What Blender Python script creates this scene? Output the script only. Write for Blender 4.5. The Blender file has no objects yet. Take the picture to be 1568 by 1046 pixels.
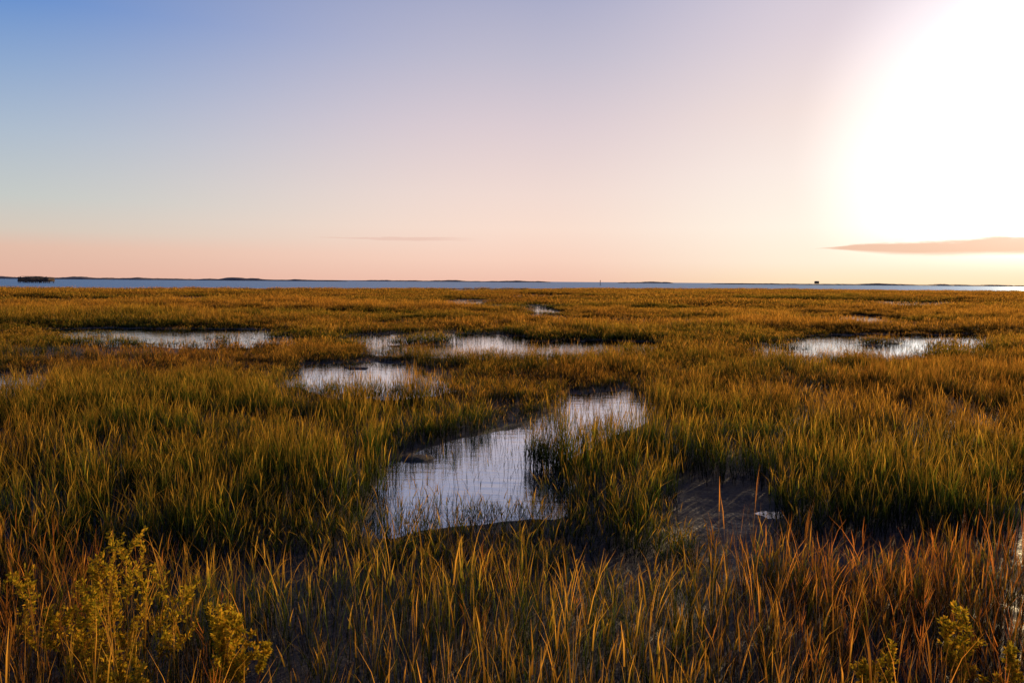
import bpy, math, numpy as np
from mathutils import Vector, Matrix, Euler
rng = np.random.default_rng(11)
scene = bpy.context.scene
SUN_AZ, SUN_EL = 37.0, 9.0

# ------------------------------------------------------------------ noise
def vnoise(x, y, seed=0):
    ix = np.floor(x); iy = np.floor(y); fx = x-ix; fy = y-iy
    def h(a, b):
        v = np.sin(a*127.1+b*311.7+seed*74.7)*43758.5453
        return v-np.floor(v)
    ux = fx*fx*(3-2*fx); uy = fy*fy*(3-2*fy)
    return (h(ix,iy)*(1-ux)+h(ix+1,iy)*ux)*(1-uy)+(h(ix,iy+1)*(1-ux)+h(ix+1,iy+1)*ux)*uy
def fbm(x, y, s, seed=0, o=3):
    t = 0; a = 1; n = 0
    for i in range(o):
        t = t+a*vnoise(x/s*2**i+17*i, y/s*2**i-9*i, seed+i); n += a; a *= .5
    return t/n

# ------------------------------------------------------------------ marsh layout (metres, +Y is away from shore)
PONDS = [
 [(3.7,20.8),(2.03,20.0),(.94,18.9),(.40,16.4),(.05,15.2),(-.68,14.4),(-1.15,13.9),(-1.67,13.2),(-1.95,12.1),(-1.72,10.3),(-1.62,8.7),(-1.2,8.6),(-.75,9.0),(0,9.1),(.8,9.5),(1.0,10.6),(.95,11.8),(1.15,12.8),(1.8,14.0),(2.7,15.6),(3.6,17.0),(4.1,18.8)],
 [(-7.8,26.6),(-5.8,27.2),(-3.8,26.7),(-2.1,24.0),(-1.5,20),(-3,18.4),(-4.5,18.6),(-6.6,21)],
 [(-9.0,41),(-5,43),(-.5,42),(2,38.5),(9,37.6),(10.0,33),(4,30),(0,28.8),(-2,28.5),(-5.5,29.5),(-7.6,33)],
 [(-28,44),(-22,45),(-15,44.5),(-11.5,40),(-9.4,33),(-13,32),(-17.5,32.5),(-22,36)],
 [(9.2,32),(12.5,38),(17.3,43),(23.5,45.5),(28.5,45.0),(26.5,39),(19.5,32),(15,28.5),(10.5,28)],
 [(25,52),(29.5,70),(34.5,72),(33,54)],
 [(1,60),(2,88),(5,90),(5,60)],
 [(-18.5,23.2),(-14.0,23.3),(-12.5,19),(-14.5,17.5)],
 [(22,56),(27,73),(31,73),(26,56)],
 [(-26,205),(-2,212),(24,266),(-20,262)],
 [(-62,112),(-45,132),(-36,124),(-48,106)],
 [(45,98),(60,124),(72,118),(54,94)],
 [(-16,86),(-10,112),(-2,112),(-6,86)],
 [(-4,135),(2,170),(14,170),(10,135)],
]
MUD = [
 [(1.7,10.8,.15),(2.4,10.8,.35),(3.1,10.2,.65),(2.75,9.1,.6),(3.0,7.9,.65),(4.1,7.6,.8),(5.0,7.2,.4)],
 [(-3.6,7.1,.25),(-2.65,7.2,.6),(-1.6,7.1,.3),(0,7.15,.3),(1.5,7.2,.35),(3.0,7.7,.4)],
 [(-6.8,8.0,.15),(-5.0,7.4,.25),(-3.6,7.0,.2)],
 [(-34,98,2),(-5,90,3),(8,95,3),(16,104,1.5)],
 [(-50,75,1.2),(-32,70,2),(-12,74,1.2)],
 [(22,84,1.5),(48,78,2.5),(70,86,1.5)],
 [(-40,145,4),(10,138,4),(80,150,5)],
 [(-10,54,.8),(2,51,1.3),(14,55,.8)],
 [(-30,58,1),(-20,55,1.4),(-8,58,.7)],
 [(30,120,2),(60,128,3),(100,122,2)],
 [(-14,120,2),(0,112,3),(20,116,3)],
 [(-90,108,2),(-60,100,3.5),(-30,112,2)],
 [(20,170,4),(70,180,7),(130,172,4)],
 [(-60,175,4),(-20,185,7),(20,180,4)],
]
def sd_poly(x, y, P):
    n = len(P); d = np.full(x.shape, 1e9); ins = np.zeros(x.shape, bool)
    for i in range(n):
        ax, ay = P[i]; bx, by = P[(i+1) % n]
        ex, ey = bx-ax, by-ay
        t = np.clip(((x-ax)*ex+(y-ay)*ey)/(ex*ex+ey*ey), 0, 1)
        d = np.minimum(d, (x-ax-t*ex)**2+(y-ay-t*ey)**2)
        c = ((ay > y) != (by > y)) & (x < (bx-ax)*(y-ay)/((by-ay) if by != ay else 1e-9)+ax)
        ins ^= c
    d = np.sqrt(d)
    return np.where(ins, -d, d)
def sd_caps(x, y, L):
    d = np.full(x.shape, 1e9)
    for (ax, ay, ar), (bx, by, br) in zip(L[:-1], L[1:]):
        ex, ey = bx-ax, by-ay
        t = np.clip(((x-ax)*ex+(y-ay)*ey)/(ex*ex+ey*ey), 0, 1)
        d = np.minimum(d, np.hypot(x-ax-t*ex, y-ay-t*ey)-(ar+t*(br-ar)))
    return d
SX = [-900,-400,-150,-104,-60,-20,30,90,200,500,900]
SY = [130,130,150,165,210,262,290,300,285,300,300]
def fields(x, y):
    D = np.hypot(x, y)
    amp = np.clip(.42+.018*D, .2, 3.0)
    wx = x+amp*1.3*(fbm(x, y, 1.2, 3)-.5)+amp*1.2*(fbm(x, y, 5, 5)-.5)
    wy = y+amp*1.3*(fbm(x, y, 1.2, 8)-.5)+amp*1.2*(fbm(x, y, 5, 9)-.5)
    pond = np.full(x.shape, 1e9)
    for P in PONDS: pond = np.minimum(pond, sd_poly(wx, wy, P))
    mud = np.full(x.shape, 1e9)
    for L in MUD: mud = np.minimum(mud, sd_caps(wx, wy, L))
    isl = np.where((D > 17), (fbm(x, y, 1.8, 93)-.72)*9, -9.0)
    pond = np.where(pond < 0, np.maximum(pond, np.minimum(isl, 1.0)), pond)
    shore = np.interp(x, SX, SY)+24*(fbm(x, y, 45, 21)-.5)+8*(fbm(x, y, 9, 22)-.5)
    bay = shore-y
    return pond, mud, bay

# ------------------------------------------------------------------ node helpers
def newmat(name):
    m = bpy.data.materials.new(name); m.use_nodes = True
    nt = m.node_tree; nt.nodes.clear()
    return m, nt
class G:
    def __init__(s, nt): s.nt = nt
    def n(s, t, **k):
        a = s.nt.nodes.new(t)
        for p, v in k.items(): setattr(a, p, v)
        return a
    def l(s, a, b): s.nt.links.new(a, b)
    def put(s, sock, v):
        if isinstance(v, bpy.types.NodeSocket): s.l(v, sock)
        else: sock.default_value = v
    def math(s, op, a, b=0.0, c=0.0, clamp=False):
        m = s.n('ShaderNodeMath', operation=op, use_clamp=clamp)
        s.put(m.inputs[0], a); s.put(m.inputs[1], b); s.put(m.inputs[2], c)
        return m.outputs[0]
    def mix(s, f, a, b, bt='MIX'):
        m = s.n('ShaderNodeMix', data_type='RGBA', blend_type=bt)
        s.put(m.inputs[0], f); s.put(m.inputs[6], a); s.put(m.inputs[7], b)
        return m.outputs[2]
    def noise(s, vec, scale, detail=3, rough=.5):
        m = s.n('ShaderNodeTexNoise'); s.l(vec, m.inputs['Vector'])
        m.inputs['Scale'].default_value = scale; m.inputs['Detail'].default_value = detail
        m.inputs['Roughness'].default_value = rough
        return m.outputs[0]
    def smooth(s, v, a, b, o0=0.0, o1=1.0):
        m = s.n('ShaderNodeMapRange', interpolation_type='SMOOTHSTEP')
        s.put(m.inputs[0], v)
        for i, q in enumerate((a, b, o0, o1)): m.inputs[i+1].default_value = q
        return m.outputs[0]
    def ramp(s, v, pts):
        m = s.n('ShaderNodeValToRGB'); s.put(m.inputs[0], v)
        e = m.color_ramp.elements
        while len(e) < len(pts): e.new(.5)
        for el, (p, c) in zip(e, pts): el.position = p; el.color = (*c, 1)
        return m.outputs[0]
    def vscale(s, vec, sc):
        m = s.n('ShaderNodeMapping'); s.l(vec, m.inputs[0]); m.inputs['Scale'].default_value = sc
        return m.outputs[0]
def lin(c):
    return tuple(((v/255)/12.92 if v/255 <= .04045 else ((v/255+.055)/1.055)**2.4) for v in c)

# ------------------------------------------------------------------ world
w = bpy.data.worlds.new("World"); scene.world = w; w.use_nodes = True
nt = w.node_tree; nt.nodes.clear(); g = G(nt)
out = g.n('ShaderNodeOutputWorld'); bg = g.n('ShaderNodeBackground'); g.l(bg.outputs[0], out.inputs[0])
bg.inputs[1].default_value = .1
sky = g.n('ShaderNodeTexSky', sky_type='NISHITA')
sky.sun_disc = False; sky.sun_elevation = math.radians(SUN_EL); sky.sun_rotation = math.radians(SUN_AZ)
sky.dust_density = 2.0; sky.air_density = 1.0
tc = g.n('ShaderNodeTexCoord'); sx = g.n('ShaderNodeSeparateXYZ'); g.l(tc.outputs['Generated'], sx.inputs[0])
DEG = 180/math.pi
el = g.math('MULTIPLY', g.math('ARCSINE', sx.outputs[2]), DEG)
az = g.math('MULTIPLY', g.math('ARCTAN2', sx.outputs[0], sx.outputs[1]), DEG)
dl = g.math('SUBTRACT', az, SUN_AZ)
dl = g.math('ABSOLUTE', g.math('WRAP', dl, 180.0, -180.0))
ef = g.math('DIVIDE', el, 45.0, clamp=True)
def R(l): return [(min(1, e/45), lin(c)) for e, c in l]
left = g.ramp(ef, R([(0,(228,180,160)),(2,(228,190,170)),(3.1,(214,202,188)),(5.2,(196,203,200)),(9.3,(170,189,208)),(13.3,(136,168,209)),(17.2,(92,142,208)),(40,(28,60,125))]))
mid = g.ramp(ef, R([(0,(243,196,176)),(1.6,(250,211,192)),(4,(251,223,208)),(6.6,(243,220,212)),(11.5,(222,206,212)),(16.3,(194,190,208)),(20.8,(168,172,202)),(40,(52,74,135))]))
right = g.ramp(ef, R([(0,(255,228,190)),(1.5,(255,240,218)),(4,(255,246,232)),(8,(252,238,230)),(12,(244,226,221)),(17,(226,212,220)),(21,(212,203,218)),(40,(85,98,145))]))
c = g.mix(g.smooth(dl, 78, 36), left, mid)
c = g.mix(g.smooth(dl, 36, 12), c, right)
sv = Vector((math.sin(math.radians(SUN_AZ))*math.cos(math.radians(SUN_EL)), math.cos(math.radians(SUN_AZ))*math.cos(math.radians(SUN_EL)), math.sin(math.radians(SUN_EL))))
vm = g.n('ShaderNodeVectorMath', operation='DOT_PRODUCT'); g.l(tc.outputs['Generated'], vm.inputs[0]); vm.inputs[1].default_value = sv
ang = g.math('MULTIPLY', g.math('ARCCOSINE', g.math('MINIMUM', vm.outputs['Value'], 1.0)), DEG)
g1 = g.smooth(ang, 17.0, 9.0); g2 = g.smooth(ang, 11.5, 0)
low = g.smooth(el, .4, 4.0)
add_ = g.math('MULTIPLY', g.math('ADD', g.math('MULTIPLY', g1, .38), g.math('MULTIPLY', g2, 2.2)), low)
c = g.mix(1.0, c, g.ramp(g.math('DIVIDE', add_, 3.0), [(0,(0,0,0)),(1,(3.0,2.9,2.75))]), 'ADD')
nv = g.n('ShaderNodeCombineXYZ'); g.l(g.math('MULTIPLY', az, .16), nv.inputs[0]); g.l(g.math('MULTIPLY', el, 1.4), nv.inputs[1])
cn = g.noise(nv.outputs[0], 1.6, 5, .6)
def cloud(a0, a1, e0, th):
    d = g.math('DIVIDE', g.math('ABSOLUTE', g.math('SUBTRACT', g.math('ADD', el, g.math('MULTIPLY', cn, .5)), e0+.25)), th)
    taper = g.smooth(az, a0, a1)
    d = g.math('DIVIDE', d, g.math('ADD', taper, .03))
    m = g.smooth(g.math('ADD', d, g.math('MULTIPLY', g.math('SUBTRACT', cn, .5), 1.4)), 1.25, .45)
    return g.math('MULTIPLY', m, g.smooth(az, a0, a0+2.5))
cl = g.math('MULTIPLY', cloud(21.5, 29, 2.5, .55), g.smooth(az, 60, 48))
c = g.mix(g.math('MULTIPLY', cl, .85), c, (*lin((228,180,156)), 1))
cl2 = g.math('MULTIPLY', g.math('MULTIPLY', cloud(-16, -9, 3.15, .13), g.smooth(az, -2, -7)), .4)
c = g.mix(cl2, c, (*lin((226,180,165)), 1))
cs = g.n('ShaderNodeVectorMath', operation='SCALE'); g.l(c, cs.inputs[0]); cs.inputs['Scale'].default_value = 9.7
ns = g.n('ShaderNodeVectorMath', operation='SCALE'); g.l(sky.outputs[0], ns.inputs[0]); ns.inputs['Scale'].default_value = .02
ad = g.n('ShaderNodeVectorMath', operation='ADD'); g.l(cs.outputs[0], ad.inputs[0]); g.l(ns.outputs[0], ad.inputs[1])
g.l(ad.outputs[0], bg.inputs[0])

# ------------------------------------------------------------------ sun
ld = bpy.data.lights.new("sun", 'SUN'); ld.energy = 5.0; ld.angle = math.radians(.6); ld.color = (1, .70, .36)
lo = bpy.data.objects.new("sun", ld); scene.collection.objects.link(lo)
lo.rotation_euler = sv.to_track_quat('Z', 'Y').to_euler(); lo.location = (60, 80, 30)

# ------------------------------------------------------------------ materials
mud_m, nt = newmat("wet_mud"); g = G(nt)
o = g.n('ShaderNodeOutputMaterial'); p = g.n('ShaderNodeBsdfPrincipled'); g.l(p.outputs[0], o.inputs[0])
geo = g.n('ShaderNodeNewGeometry'); P = geo.outputs['Position']
n1 = g.noise(P, 2.2, 6, .65); n2 = g.noise(P, 14, 5, .65)
g.l(g.ramp(g.math('ADD', g.math('MULTIPLY', n1, .6), g.math('MULTIPLY', n2, .4)), [(.3,(.014,.011,.010)),(.5,(.045,.035,.030)),(.7,(.12,.095,.08))]), p.inputs['Base Color'])
g.l(g.smooth(n1, .35, .6, .48, .85), p.inputs['Roughness'])
p.inputs['Specular IOR Level'].default_value = .35
b = g.n('ShaderNodeBump'); b.inputs['Strength'].default_value = 1; b.inputs['Distance'].default_value = .06
g.l(g.math('ADD', n2, n1), b.inputs['Height']); g.l(b.outputs[0], p.inputs['Normal'])

def water(name, base, rough, bumpscale, dist, fac, sc=(1,1,1), tint=(.92,.95,1), fr=(.45,.93)):
    m, nt = newmat(name); g = G(nt)
    o = g.n('ShaderNodeOutputMaterial'); mx = g.n('ShaderNodeMixShader'); g.l(mx.outputs[0], o.inputs[0])
    df = g.n('ShaderNodeBsdfDiffuse'); df.inputs[0].default_value = (*base, 1)
    gl = g.n('ShaderNodeBsdfGlossy'); gl.inputs['Roughness'].default_value = rough; gl.inputs[0].default_value = (*tint, 1)
    P = g.vscale(g.n('ShaderNodeNewGeometry').outputs['Position'], sc)
    b = g.n('ShaderNodeBump'); b.inputs['Strength'].default_value = 1; b.inputs['Distance'].default_value = dist
    g.l(g.noise(P, bumpscale, 4, .6), b.inputs['Height']); g.l(b.outputs[0], gl.inputs['Normal'])
    lw = g.n('ShaderNodeLayerWeight'); lw.inputs[0].default_value = .5
    f = g.smooth(lw.outputs['Facing'], fr[0], fr[1], fac[0], fac[1])
    g.l(f, mx.inputs[0]); g.l(df.outputs[0], mx.inputs[1]); g.l(gl.outputs[0], mx.inputs[2])
    return m
marsh_w = water("still_marsh_water", (.035,.045,.065), .03, 5, .008, (.2,1.0), (.3,.9,1), (.88,.93,1), (.45,.95))
bay_w = water("rippled_bay_water", (.04,.14,.28), .25, 1.2, .15, (.2,.38), (.35,1,1), (.7,.85,1))  # blue diffuse base paints in the higher sky that waves reflect

def plantmat(name, kind):
    m, nt = newmat(name); g = G(nt)
    o = g.n('ShaderNodeOutputMaterial'); mx = g.n('ShaderNodeMixShader'); g.l(mx.outputs[0], o.inputs[0])
    df = g.n('ShaderNodeBsdfDiffuse'); tr = g.n('ShaderNodeBsdfTranslucent')
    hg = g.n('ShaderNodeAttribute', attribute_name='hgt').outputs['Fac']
    br = g.n('ShaderNodeAttribute', attribute_name='brand').outputs['Fac']
    if kind == 'grass':
        ti = g.n('ShaderNodeAttribute', attribute_name='tint', attribute_type='INSTANCER').outputs['Fac']
        rd = g.n('ShaderNodeAttribute', attribute_name='red', attribute_type='INSTANCER').outputs['Fac']
        green = g.ramp(hg, [(0,(.005,.008,.004)),(.4,(.016,.030,.008)),(.74,(.070,.105,.012)),(.90,(.22,.21,.018)),(1,(.70,.38,.04))])  # both ramps: plant hues, with shade painted low and sunlit brightness into tips
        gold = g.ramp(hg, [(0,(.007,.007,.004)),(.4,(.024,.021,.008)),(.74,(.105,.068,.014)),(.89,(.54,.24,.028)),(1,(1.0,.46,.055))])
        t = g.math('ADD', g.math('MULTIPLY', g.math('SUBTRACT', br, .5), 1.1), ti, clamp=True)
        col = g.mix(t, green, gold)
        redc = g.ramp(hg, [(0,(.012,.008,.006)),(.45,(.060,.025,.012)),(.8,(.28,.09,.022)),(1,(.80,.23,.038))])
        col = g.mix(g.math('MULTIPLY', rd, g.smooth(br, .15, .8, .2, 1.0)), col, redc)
        grey = g.smooth(br, .92, .97)
        col = g.mix(g.math('MULTIPLY', grey, .6), col, (.22,.17,.12,1))
        dull = g.math('FRACT', g.math('MULTIPLY', br, 37.0))
        k = g.n('ShaderNodeVectorMath', operation='SCALE'); g.l(col, k.inputs[0]); g.l(g.smooth(dull, .1, .85, .32, 1.08), k.inputs['Scale'])
        col = k.outputs[0]
        f = .48
    elif kind == 'leaf':
        col = g.ramp(br, [(0,(.13,.12,.010)),(.5,(.46,.32,.018)),(1,(.80,.40,.03))]); f = .52
    else:
        col = g.mix(br, (.14,.06,.025,1), (.42,.16,.04,1)); f = .1
    mx.inputs[0].default_value = f
    g.l(col, df.inputs[0]); g.l(col, tr.inputs[0])
    g.l(df.outputs[0], mx.inputs[1]); g.l(tr.outputs[0], mx.inputs[2])
    return m
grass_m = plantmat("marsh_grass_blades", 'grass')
leaf_m = plantmat("shrub_leaves", 'leaf')
twig_m = plantmat("shrub_twigs", 'twig')

# ------------------------------------------------------------------ mesh helper
def mesh_np(name, V, F, attrs=None, mat=None, matidx=None, smooth=False):
    me = bpy.data.meshes.new(name)
    V = np.asarray(V, np.float32); F = np.asarray(F, np.int32)
    me.vertices.add(len(V)); me.vertices.foreach_set('co', V.ravel())
    k = F.shape[1]
    me.loops.add(F.size); me.loops.foreach_set('vertex_index', F.ravel())
    me.polygons.add(len(F)); me.polygons.foreach_set('loop_start', np.arange(0, F.size, k, dtype=np.int32))
    for nm, a in (attrs or {}).items():
        at = me.attributes.new(nm, 'FLOAT', 'POINT'); at.data.foreach_set('value', np.asarray(a, np.float32))
    for mm in (mat if isinstance(mat, (list, tuple)) else [mat]):
        if mm: me.materials.append(mm)
    if matidx is not None: me.polygons.foreach_set('material_index', np.asarray(matidx, np.int32))
    me.update(calc_edges=True); me.validate()
    if smooth: me.polygons.foreach_set('use_smooth', np.ones(len(me.polygons), bool))
    return me
def add(name, me, parent=None, coll=None):
    ob = bpy.data.objects.new(name, me); (coll or scene.collection).objects.link(ob)
    if parent: ob.parent = parent
    return ob

# ------------------------------------------------------------------ terrain
a = 8.0
tx = np.arange(-7.75, 7.76, .02); ty = np.arange(-1.8, 7.75, .0125)
xs = a*np.sinh(tx); ys = a*np.sinh(ty)
X, Y = np.meshgrid(xs, ys); sh = X.shape; X = X.ravel(); Y = Y.ravel()
pond, mud, bay = fields(X, Y)
Z = .03*(fbm(X, Y, 1.2, 31)-.5)+.03*(fbm(X, Y, .35, 33, 2)-.5)
def sstep(v, a, b):
    t = np.clip((v-a)/(b-a), 0, 1); return t*t*(3-2*t)
Z = Z-.005+.04*sstep(-Y, -7.3, -6.6)
Z -= sstep(-mud, -.15, .15)*.014
Z -= sstep(-pond, -.05, .4)*.22
Z += (mud < .3)*.04*(fbm(X, Y, .5, 36, 3)-.5)
for (lx, ly, r, h) in ((-1.62,12.35,.22,.30),(-1.38,12.5,.13,.24),(2.1,11.0,.2,.06),(3.3,10.4,.25,.06),(2.9,9.3,.3,.06),(3.9,7.6,.35,.06)):
    Z += h*np.exp(-((X-lx)**2+((Y-ly)*1.1)**2)/(r*r))
Z -= sstep(-bay, -.5, 6)*1.2
nx = sh[1]; ny = sh[0]
idx = np.arange(nx*ny).reshape(sh)
F = np.stack([idx[:-1,:-1], idx[:-1,1:], idx[1:,1:], idx[1:,:-1]], -1).reshape(-1, 4)
add("ground", mesh_np("ground", np.stack([X, Y, Z], -1), F, mat=mud_m, smooth=True))

WZ = -.035
def shoreline(x): return np.interp(x, SX, SY)-30
wx = np.concatenate([[-9000,-2000], np.arange(-900, 901, 20), [2000, 9000]])
sy = shoreline(np.clip(wx, -900, 900))
V = []; Fq = []
for i, x in enumerate(wx): V += [(x, -40, WZ), (x, sy[i], WZ)]
for i in range(len(wx)-1): Fq.append((2*i, 2*i+2, 2*i+3, 2*i+1))
add("marsh_water", mesh_np("marsh_water", V, Fq, mat=marsh_w))
V = []; Fq = []
for i, x in enumerate(wx): V += [(x, sy[i], WZ), (x, 9000, WZ)]
for i in range(len(wx)-1): Fq.append((2*i, 2*i+2, 2*i+3, 2*i+1))
add("bay_water", mesh_np("bay_water", V, Fq, mat=bay_w))

# ------------------------------------------------------------------ grass tuft sources
def blade(Vs, Fs, H, B, x, y, z0, h, wd, lean, ldir, curl, r, seg=4, htot=None, pw=1.6, face=None):
    htot = htot or h
    th = face if face is not None else rng.uniform(0, math.pi)
    wxv, wyv = math.cos(th), math.sin(th)
    dx, dy = math.cos(ldir), math.sin(ldir)
    base = len(Vs)
    for i in range(seg+1):
        t = i/seg
        off = lean*t+curl*t*t*t
        px = x+dx*off*h; py = y+dy*off*h
        pz = z0+h*(t-.35*curl*t*t*t)
        ww = wd*(1-.92*t**pw)*.5
        Vs += [(px-wxv*ww, py-wyv*ww, pz), (px+wxv*ww, py+wyv*ww, pz)]
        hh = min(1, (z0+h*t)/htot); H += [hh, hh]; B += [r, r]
    for i in range(seg):
        q = base+2*i; Fs.append((q, q+1, q+3, q+2))
src = bpy.data.collections.new("marsh_grass_tufts")
def tuft(name, n, rad, hm, wd, seg=4, leaves=True, hvar=.25, twig=False, heads=.35, hw=1.5):
    Vs, Fs, H, B = [], [], [], []
    for k in range(n):
        rr = rad*math.sqrt(rng.random()); aa = rng.uniform(0, 2*math.pi)
        x, y = rr*math.cos(aa), rr*math.sin(aa)
        h = hm*np.clip(rng.normal(1, hvar), .35, 1.55); r = rng.random()
        ld = rng.uniform(0, 2*math.pi); ln = abs(rng.normal(0, .09))
        if twig:
            blade(Vs, Fs, H, B, x, y, -.05, h, .006, ln, ld, .05, r, 3, htot=h)
            for q in range(14):
                t = rng.uniform(.25, .98); off = ln*t
                blade(Vs, Fs, H, B, x+math.cos(ld)*off*h, y+math.sin(ld)*off*h, h*t-.05, h*rng.uniform(.1,.28), .005, rng.uniform(.2,.7), rng.uniform(0,6.28), -.1, r, 2, htot=h)
            continue
        cu = abs(rng.normal(0, .07))
        blade(Vs, Fs, H, B, x, y, -.06, h, wd*.8, ln, ld, cu, r, seg, htot=hm)
        if leaves:
            for q in range(rng.integers(1, 4)):
                t = rng.uniform(.15, .65); off = ln*t
                lh = h*rng.uniform(.3, .55)
                blade(Vs, Fs, H, B, x+math.cos(ld)*off*h, y+math.sin(ld)*off*h, h*t-.06, lh, wd, rng.uniform(.08,.30), rng.uniform(0,6.28), rng.uniform(0,.35), r, 3, htot=hm)
        if rng.random() < heads:
            t = .78; off = ln*t+cu*t**3; L_ = h*.27
            blade(Vs, Fs, H, B, x+math.cos(ld)*off*h, y+math.sin(ld)*off*h, h*t-.06, L_, wd*hw, ln+rng.uniform(0,.15), ld, .08, min(1, r+.3)*.9, 2, htot=h*.85, pw=2.2)
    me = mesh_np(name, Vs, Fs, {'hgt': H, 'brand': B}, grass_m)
    ob = bpy.data.objects.new(name, me); src.objects.link(ob)
NV = {}
names = []
def series(tag, cnt, **k):
    NV[tag] = (len(names), cnt)
    for i in range(cnt):
        nm = "tuft_%02d_%s" % (len(names), tag); names.append(nm); tuft(nm, **k)
series('near', 10, n=14, rad=.18, hm=.70, wd=.0070, hvar=.34, heads=.5, hw=1.7)
series('front', 8, n=10, rad=.20, hm=.73, wd=.0054, hvar=.30, seg=5, heads=.5, hw=2.0)
series('sparse', 6, n=5, rad=.28, hm=.55, wd=.007)
series('twig', 4, n=6, rad=.2, hm=.62, wd=.005, twig=True)
series('mid', 6, n=58, rad=.60, hm=.66, wd=.015, seg=3, hvar=.34, heads=.5)
series('far', 5, n=220, rad=1.9, hm=.66, wd=.038, seg=2, leaves=False, hvar=.34, heads=.5)

# ------------------------------------------------------------------ grass placement
pts, rots, scls, vrs, tints, reds = [], [], [], [], [], []
def place(x, y, tag, hs, tint, red, lean=.05):
    n = len(x)
    if n == 0: return
    pts.append(np.stack([x, y, np.zeros(n)], -1))
    rots.append(np.stack([rng.normal(0, lean, n), rng.normal(0, lean, n), rng.uniform(0, 2*math.pi, n)], -1))
    w_ = np.ones(n)
    scls.append(np.stack([w_, w_, hs], -1))
    s0, c0 = NV[tag]; vrs.append(s0+rng.integers(0, c0, n)); tints.append(tint); reds.append(red)
def jgrid(y0, y1, sp, slope=.78, m=2.3):
    W = y1*slope+m
    gx = np.arange(-W, W, sp); gy = np.arange(y0, y1, sp)
    A, Bq = np.meshgrid(gx, gy); A = A.ravel()+rng.uniform(-.5,.5,A.size)*sp; Bq = Bq.ravel()+rng.uniform(-.5,.5,Bq.size)*sp
    k = np.abs(A) < Bq*slope+m
    return A[k], Bq[k]
def attrs(x, y):
    D = np.hypot(x, y)
    h = .79+.95*(fbm(x, y, 2.6, 41)-.5)+.30*(fbm(x, y, 22, 43)-.5)+.65*(vnoise(x/.7, y/.7, 44)-.5)
    h = h-.13*sstep(D, 12, 24)
    t = .28+1.8*(fbm(x, y, 9, 51)-.5)+1.4*(fbm(x, y, 2.2, 53)-.5)
    far = sstep(D, 18, 45)
    t = t+far*(2.6*(fbm(x*.35, y, 12, 55)-.5)+.18)
    h = h+far*(1.5*(fbm(x*.3, y, 8, 57)-.5))
    return h, t
def run(y0, y1, sp, tag, edge):
    x, y = jgrid(y0, y1, sp)
    pond, mud, bay = fields(x, y)
    h, t = attrs(x, y)
    D = np.hypot(x, y)
    pc = np.clip(pond, 0, 99)
    t = t-.32*np.exp(-pc/1.0)*(D < 26)+.12*sstep(D, 18, 40)
    h = h*(1-.25*np.exp(-np.clip(mud, 0, 99)/.25))
    h = h*(1-.38*np.exp(-pc/2.6)*sstep(D, 15, 20))
    dens = np.clip(.80+2.8*(fbm(x, y, 1.3, 61)-.47), .06, 1)
    dens = np.where(D > 30, np.clip(.85+3.4*(fbm(x*.3, y, 5, 63)-.46), .10, 1), dens)
    front_lip = (y < 9.6) & (x > -2.0) & (x < 1.4) & (y > 7.3)
    dens = np.where(front_lip, np.maximum(dens, .75), dens)
    rag = .38*(vnoise(x/.35, y/.35, 66)-.6)
    keep = (pond > edge+rag*(D < 60)) & (mud > edge+rag*.7) & (bay > edge*3) & (rng.random(len(x)) < dens)
    red = np.clip(1.8*(fbm(x, y, 12, 71)-.44), 0, 1)*.6*sstep(D, 9, 18)
    fr = np.clip(.06+.75*sstep(x, .8, 3.2)+.6*sstep(-x, 2.4, 3.6), 0, 1)
    red = np.where(y < 6.8, fr, red)
    h = np.where(front_lip, h*.74, h)
    hs = np.clip(h*1.04+rng.normal(0, .09, len(x)), .28, 1.45)
    place(x[keep], y[keep], tag, hs[keep], np.clip(t, 0, 1)[keep], red[keep])
run(3.0, 6.8, .215, 'front', -.05)
run(6.8, 30, .222, 'near', -.08)
x, y = jgrid(6.5, 48, .34)
pond, mud, bay = fields(x, y); h, t = attrs(x, y); D = np.hypot(x, y)
pr = np.where(pond < 0, np.exp(pond/(.34+.015*D))*.9+.03*(D > 24)+.025, np.where(mud < 0, .12, 0))
pr = np.where((x < -9) & (pond < 0), pr+.30*sstep(fbm(x, y, 4, 77), .42, .65), pr)
k = (rng.random(len(x)) < pr) & (pond < .2)
place(x[k], y[k], 'sparse', np.clip(h*.8, .3, 1.0)[k], np.clip(t, 0, .7)[k], np.zeros(k.sum()), .09)
n = 22; aa = rng.uniform(0, 6.28, n); rr = .30*np.sqrt(rng.random(n))
place(.52+rr*np.cos(aa), 11.9+rr*np.sin(aa), 'near', rng.uniform(.5, .85, n), np.full(n, .02), np.zeros(n), .12)
x, y = jgrid(3.2, 6.7, .22, .8, 2.2)
pond, mud, bay = fields(x, y)
pr = .04+.75*sstep(x, 1.4, 3.0)+.65*sstep(-x, 2.5, 3.4)*(y < 6)
k = (rng.random(len(x)) < pr) & (mud > .1)
place(x[k], y[k], 'twig', rng.uniform(.6, 1.2, k.sum()), rng.uniform(.3, 1, k.sum()), rng.uniform(.5, 1, k.sum()), .1)
run(30, 85, .52, 'mid', 0)
run(85, 330, 1.7, 'far', .4)

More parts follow.
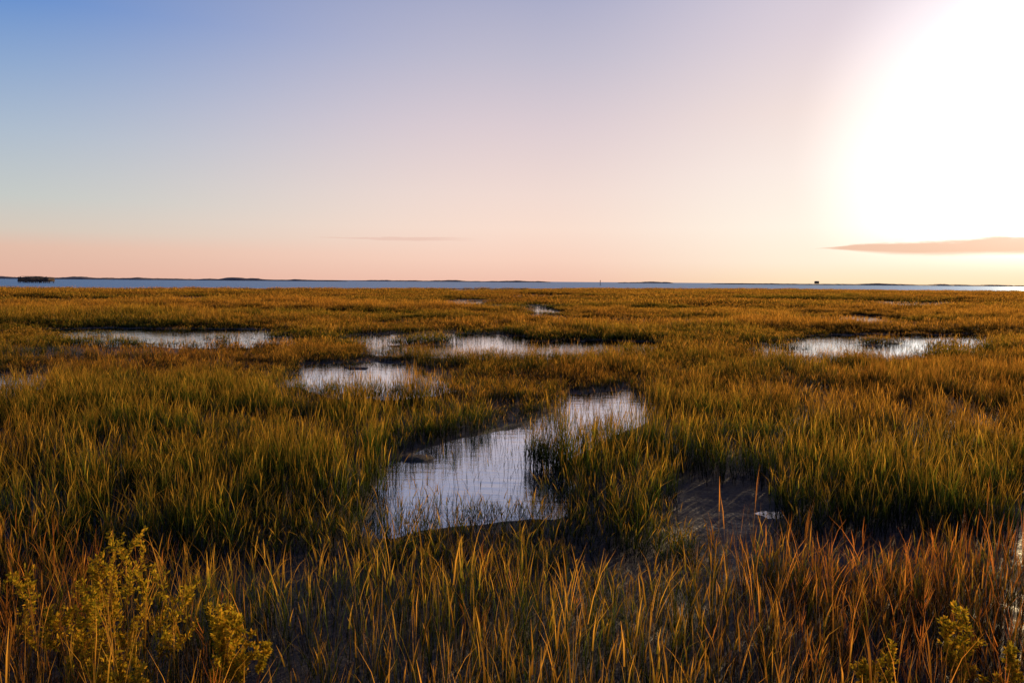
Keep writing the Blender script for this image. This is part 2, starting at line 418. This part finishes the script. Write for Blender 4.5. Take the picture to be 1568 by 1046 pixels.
pts = np.concatenate(pts); rots = np.concatenate(rots); scls = np.concatenate(scls)
vrs = np.concatenate(vrs); tints = np.concatenate(tints); reds = np.concatenate(reds)
print("grass instances", len(pts))
me = bpy.data.meshes.new("marsh_grass"); me.vertices.add(len(pts)); me.vertices.foreach_set('co', pts.astype(np.float32).ravel())
def va(nm, tp, key, arr):
    at = me.attributes.new(nm, tp, 'POINT'); at.data.foreach_set(key, arr)
va('rot', 'FLOAT_VECTOR', 'vector', rots.astype(np.float32).ravel())
va('scl', 'FLOAT_VECTOR', 'vector', scls.astype(np.float32).ravel())
va('vr', 'INT', 'value', vrs.astype(np.int32))
va('tint', 'FLOAT', 'value', tints.astype(np.float32))
va('red', 'FLOAT', 'value', reds.astype(np.float32))
go = add("marsh_grass", me)
ng = bpy.data.node_groups.new("scatter_grass", 'GeometryNodeTree')
ng.interface.new_socket(name="Geometry", in_out='INPUT', socket_type='NodeSocketGeometry')
ng.interface.new_socket(name="Geometry", in_out='OUTPUT', socket_type='NodeSocketGeometry')
N = ng.nodes; L = ng.links
gi = N.new('NodeGroupInput'); gout = N.new('NodeGroupOutput')
ci = N.new('GeometryNodeCollectionInfo'); ci.inputs['Collection'].default_value = src
ci.inputs['Separate Children'].default_value = True; ci.inputs['Reset Children'].default_value = True
ip = N.new('GeometryNodeInstanceOnPoints'); ip.inputs['Pick Instance'].default_value = True
def na(nm, tp):
    q = N.new('GeometryNodeInputNamedAttribute'); q.data_type = tp; q.inputs['Name'].default_value = nm
    return [s for s in q.outputs if s.enabled and s.name == 'Attribute'][0]
L.new(gi.outputs[0], ip.inputs['Points']); L.new(ci.outputs[0], ip.inputs['Instance'])
L.new(na('vr', 'INT'), ip.inputs['Instance Index'])
L.new(na('rot', 'FLOAT_VECTOR'), ip.inputs['Rotation'])
L.new(na('scl', 'FLOAT_VECTOR'), ip.inputs['Scale'])
L.new(ip.outputs[0], gout.inputs[0])
md = go.modifiers.new("scatter", 'NODES'); md.node_group = ng

# ------------------------------------------------------------------ shrubs
def shrub(x0, y0, hgt, spread, nst):
    Vs, Fs, H, B, M = [], [], [], [], []
    def tube(p, q, r0, r1, br):
        d = (q-p).normalized(); u = d.orthogonal().normalized(); v = d.cross(u); b0 = len(Vs)
        for (c_, r_) in ((p, r0), (q, r1)):
            for k in range(4):
                a_ = k*math.pi/2; Vs.append(tuple(c_+(u*math.cos(a_)+v*math.sin(a_))*r_)); H.append(.5); B.append(br)
        for k in range(4):
            Fs.append((b0+k, b0+(k+1) % 4, b0+4+(k+1) % 4, b0+4+k)); M.append(0)
    def leaf(p, d, s, br):
        d = d.normalized(); side = d.cross(Vector(rng.normal(0, 1, 3))).normalized(); b0 = len(Vs)
        for q in (p, p+d*s*.5+side*s*.22, p+d*s, p+d*s*.5-side*s*.22):
            Vs.append(tuple(q)); H.append(1); B.append(br)
        Fs.append((b0, b0+1, b0+2, b0+3)); M.append(1)
    def grow(p, d, ln, r, lvl):
        nseg = 5; br = rng.random()
        for i in range(nseg):
            d = (d+Vector(rng.normal(0, .12, 3))+Vector((0, 0, .08))).normalized()
            q = p+d*ln/nseg; tube(p, q, r, r*.82, br); r *= .82
            if lvl > 0 and i >= 1:
                for _ in range(2):
                    dd = (d*.9+Vector(rng.normal(0, .5, 3))+Vector((0, 0, .25))).normalized()
                    grow(q, dd, ln*rng.uniform(.22, .36), r*.6, lvl-1)
            if lvl <= 1:
                for _ in range(3 if lvl == 0 else 2):
                    if q.z > hgt*.45 and rng.random() < .85:
                        leaf(p.lerp(q, rng.random()), d*.8+Vector(rng.normal(0, .6, 3)), rng.uniform(.018, .042), min(1, max(0, rng.normal(.5, .28))))
            p = q
    for s in range(nst):
        aa = rng.uniform(0, 6.28); tilt = rng.uniform(.05, .40)
        grow(Vector((rng.normal(0, spread*.3), rng.normal(0, spread*.3), -.05)), Vector((math.cos(aa)*tilt, math.sin(aa)*tilt, 1)).normalized(), hgt*rng.uniform(.6, .95), .007, 2)
    me = mesh_np("marsh_elder_shrub", Vs, Fs, {'hgt': H, 'brand': B}, [twig_m, leaf_m], M)
    ob = add("marsh_elder_shrub", me); ob.location = (x0, y0, 0)
shrub(-2.85, 4.9, 1.02, .45, 9)
shrub(-1.88, 4.5, .82, .35, 7)
shrub(-2.45, 4.2, .74, .45, 7)
shrub(2.45, 4.4, .64, .4, 3)
shrub(3.2, 4.7, .74, .5, 4)

# ------------------------------------------------------------------ distant shores and structures
def simplemat(name, c1, c2, sc, rough=.9):
    m, nt = newmat(name); g = G(nt)
    o = g.n('ShaderNodeOutputMaterial'); p = g.n('ShaderNodeBsdfPrincipled'); g.l(p.outputs[0], o.inputs[0])
    P = g.n('ShaderNodeNewGeometry').outputs['Position']
    g.l(g.mix(g.smooth(g.noise(P, sc, 4), .35, .65), (*c1, 1), (*c2, 1)), p.inputs['Base Color'])
    p.inputs['Roughness'].default_value = rough
    return m
shore_m = simplemat("distant_shore_scrub", (.16,.11,.09), (.34,.20,.12), .03)
dark_m = simplemat("weathered_timber", (.05,.035,.028), (.13,.08,.05), .8)
def far_shore(x0, x1, D, hmax, seed, depth=60):
    n = max(60, int(abs(x1-x0)/4)); xs_ = np.linspace(x0, x1, n); u = np.linspace(0, 1, n)
    env = np.sin(np.pi*u)**.35
    hh = hmax*env*(.30+.8*fbm(xs_, xs_*0+seed, 40, seed, 5)**1.5*1.3)+.6*rng.random(n)*env
    V = []; F_ = []
    yo = D+40*(fbm(xs_, xs_*0, 300, seed+4)-.5)
    for i in range(n):
        V += [(xs_[i], yo[i]-depth*.5*env[i], -.5), (xs_[i], yo[i]-depth*.25, hh[i]*.75), (xs_[i], yo[i], hh[i]), (xs_[i], yo[i]+depth*.5, -.5)]
    for i in range(n-1):
        for k in range(3): F_.append((4*i+k, 4*i+4+k, 4*i+5+k, 4*i+1+k))
    add("distant_shore", mesh_np("distant_shore", V, F_, mat=shore_m))
far_shore(-1250, -330, 1500, 6.2, 2)
far_shore(-480, 20, 2100, 4.6, 5)
far_shore(-60, 120, 2300, 5.5, 7)
far_shore(340, 520, 2400, 6, 9)
far_shore(430, 1300, 1600, 4.4, 11)
far_shore(1000, 2200, 1500, 6.5, 13)

def box(Vs, Fs, c0, s, rz=0):
    b0 = len(Vs)
    for dz in (-.5, .5):
        for dx, dy in ((-.5,-.5),(.5,-.5),(.5,.5),(-.5,.5)):
            x_, y_ = dx*s[0], dy*s[1]
            Vs.append((c0[0]+x_*math.cos(rz)-y_*math.sin(rz), c0[1]+x_*math.sin(rz)+y_*math.cos(rz), c0[2]+dz*s[2]))
    for f in ((0,3,2,1),(4,5,6,7),(0,1,5,4),(1,2,6,5),(2,3,7,6),(3,0,4,7)): Fs.append(tuple(b0+k for k in f))
def cyl(Vs, Fs, x, y, z0, z1, r, n=10, r1=None):
    b0 = len(Vs); r1 = r if r1 is None else r1
    for z, q in ((z0, r), (z1, r1)):
        for k in range(n): Vs.append((x+q*math.cos(6.2832*k/n), y+q*math.sin(6.2832*k/n), z))
    for k in range(n): Fs.append((b0+k, b0+(k+1) % n, b0+n+(k+1) % n, b0+n+k))
root = bpy.data.objects.new("duck_blind", None); scene.collection.objects.link(root); root.location = (-276, 430, 0)
V, F_ = [], []
for i in range(8):
    for j in (-2.6, 2.6): cyl(V, F_, -8.4+i*2.4, j, -2, 1.4, .22)
add("piles", mesh_np("piles", V, F_, mat=dark_m), root)
V, F_ = [], []; box(V, F_, (0,0,1.3), (18,6.2,.3)); box(V, F_, (0,-3.0,.75), (18,.2,.25)); add("deck", mesh_np("deck", V, F_, mat=dark_m), root)
V, F_ = [], []
for i in range(60):
    x_ = -8.7+i*.295
    for j in (-2.9, 2.9): box(V, F_, (x_, j, .9+.5*(1.7+.5*rng.random())), (.24, .1, 2.2+(1.6*rng.random() if i < 46 else .5*rng.random())), rng.normal(0, .1))
for j in np.linspace(-2.7, 2.7, 16):
    for x_ in (-8.8, 8.8): box(V, F_, (x_, j, 2.2), (.1, .22, 1.4+.6*rng.random()))
add("brush_walls", mesh_np("brush_walls", V, F_, mat=dark_m), root)
V, F_ = [], []; box(V, F_, (-2.5,0,3.7), (9,5.4,.18)); add("roof", mesh_np("roof", V, F_, mat=dark_m), root)
root = bpy.data.objects.new("channel_marker", None); scene.collection.objects.link(root); root.location = (71, 600, 0)
V, F_ = [], []; cyl(V, F_, 0, 0, -2, 4.4, .24); add("pile", mesh_np("pile", V, F_, mat=dark_m), root)
V, F_ = [], []; box(V, F_, (0,-.3,4.0), (.6,.08,.7), 0); add("board", mesh_np("board", V, F_, mat=dark_m), root)
root = bpy.data.objects.new("stilt_house", None); scene.collection.objects.link(root); root.location = (615, 1500, 0)
V, F_ = [], []
for i in (-3,-1,1,3):
    for j in (-2.5,2.5): cyl(V, F_, i, j, -2, 3, .2)
add("stilts", mesh_np("stilts", V, F_, mat=dark_m), root)
V, F_ = [], []; box(V, F_, (0,0,4.4), (7.2,6,2.8)); box(V, F_, (-4.6,0,3.1), (2,5,.2)); add("walls", mesh_np("walls", V, F_, mat=dark_m), root)
V = [(-4,-3.5,5.8),(4,-3.5,5.8),(4,3.5,5.8),(-4,3.5,5.8),(-4,0,8),(4,0,8)]
me = bpy.data.meshes.new("roof"); me.from_pydata(V, [], [(0,1,5,4),(2,3,4,5),(0,4,3),(1,2,5)]); me.materials.append(dark_m); add("roof", me, root)

# ------------------------------------------------------------------ camera
cd = bpy.data.cameras.new("camera"); cam = bpy.data.objects.new("camera", cd); scene.collection.objects.link(cam)
cd.lens = 26; cd.sensor_width = 36; cd.clip_end = 20000; cd.clip_start = .05
M = Matrix.Rotation(math.radians(90-4.65), 4, 'X') @ Matrix.Rotation(math.radians(.44), 4, 'Z')
cam.matrix_world = Matrix.Translation((0, 0, 3.0)) @ M
scene.camera = cam
scene.view_settings.view_transform = 'Standard'; scene.view_settings.look = 'None'; scene.view_settings.exposure = 0
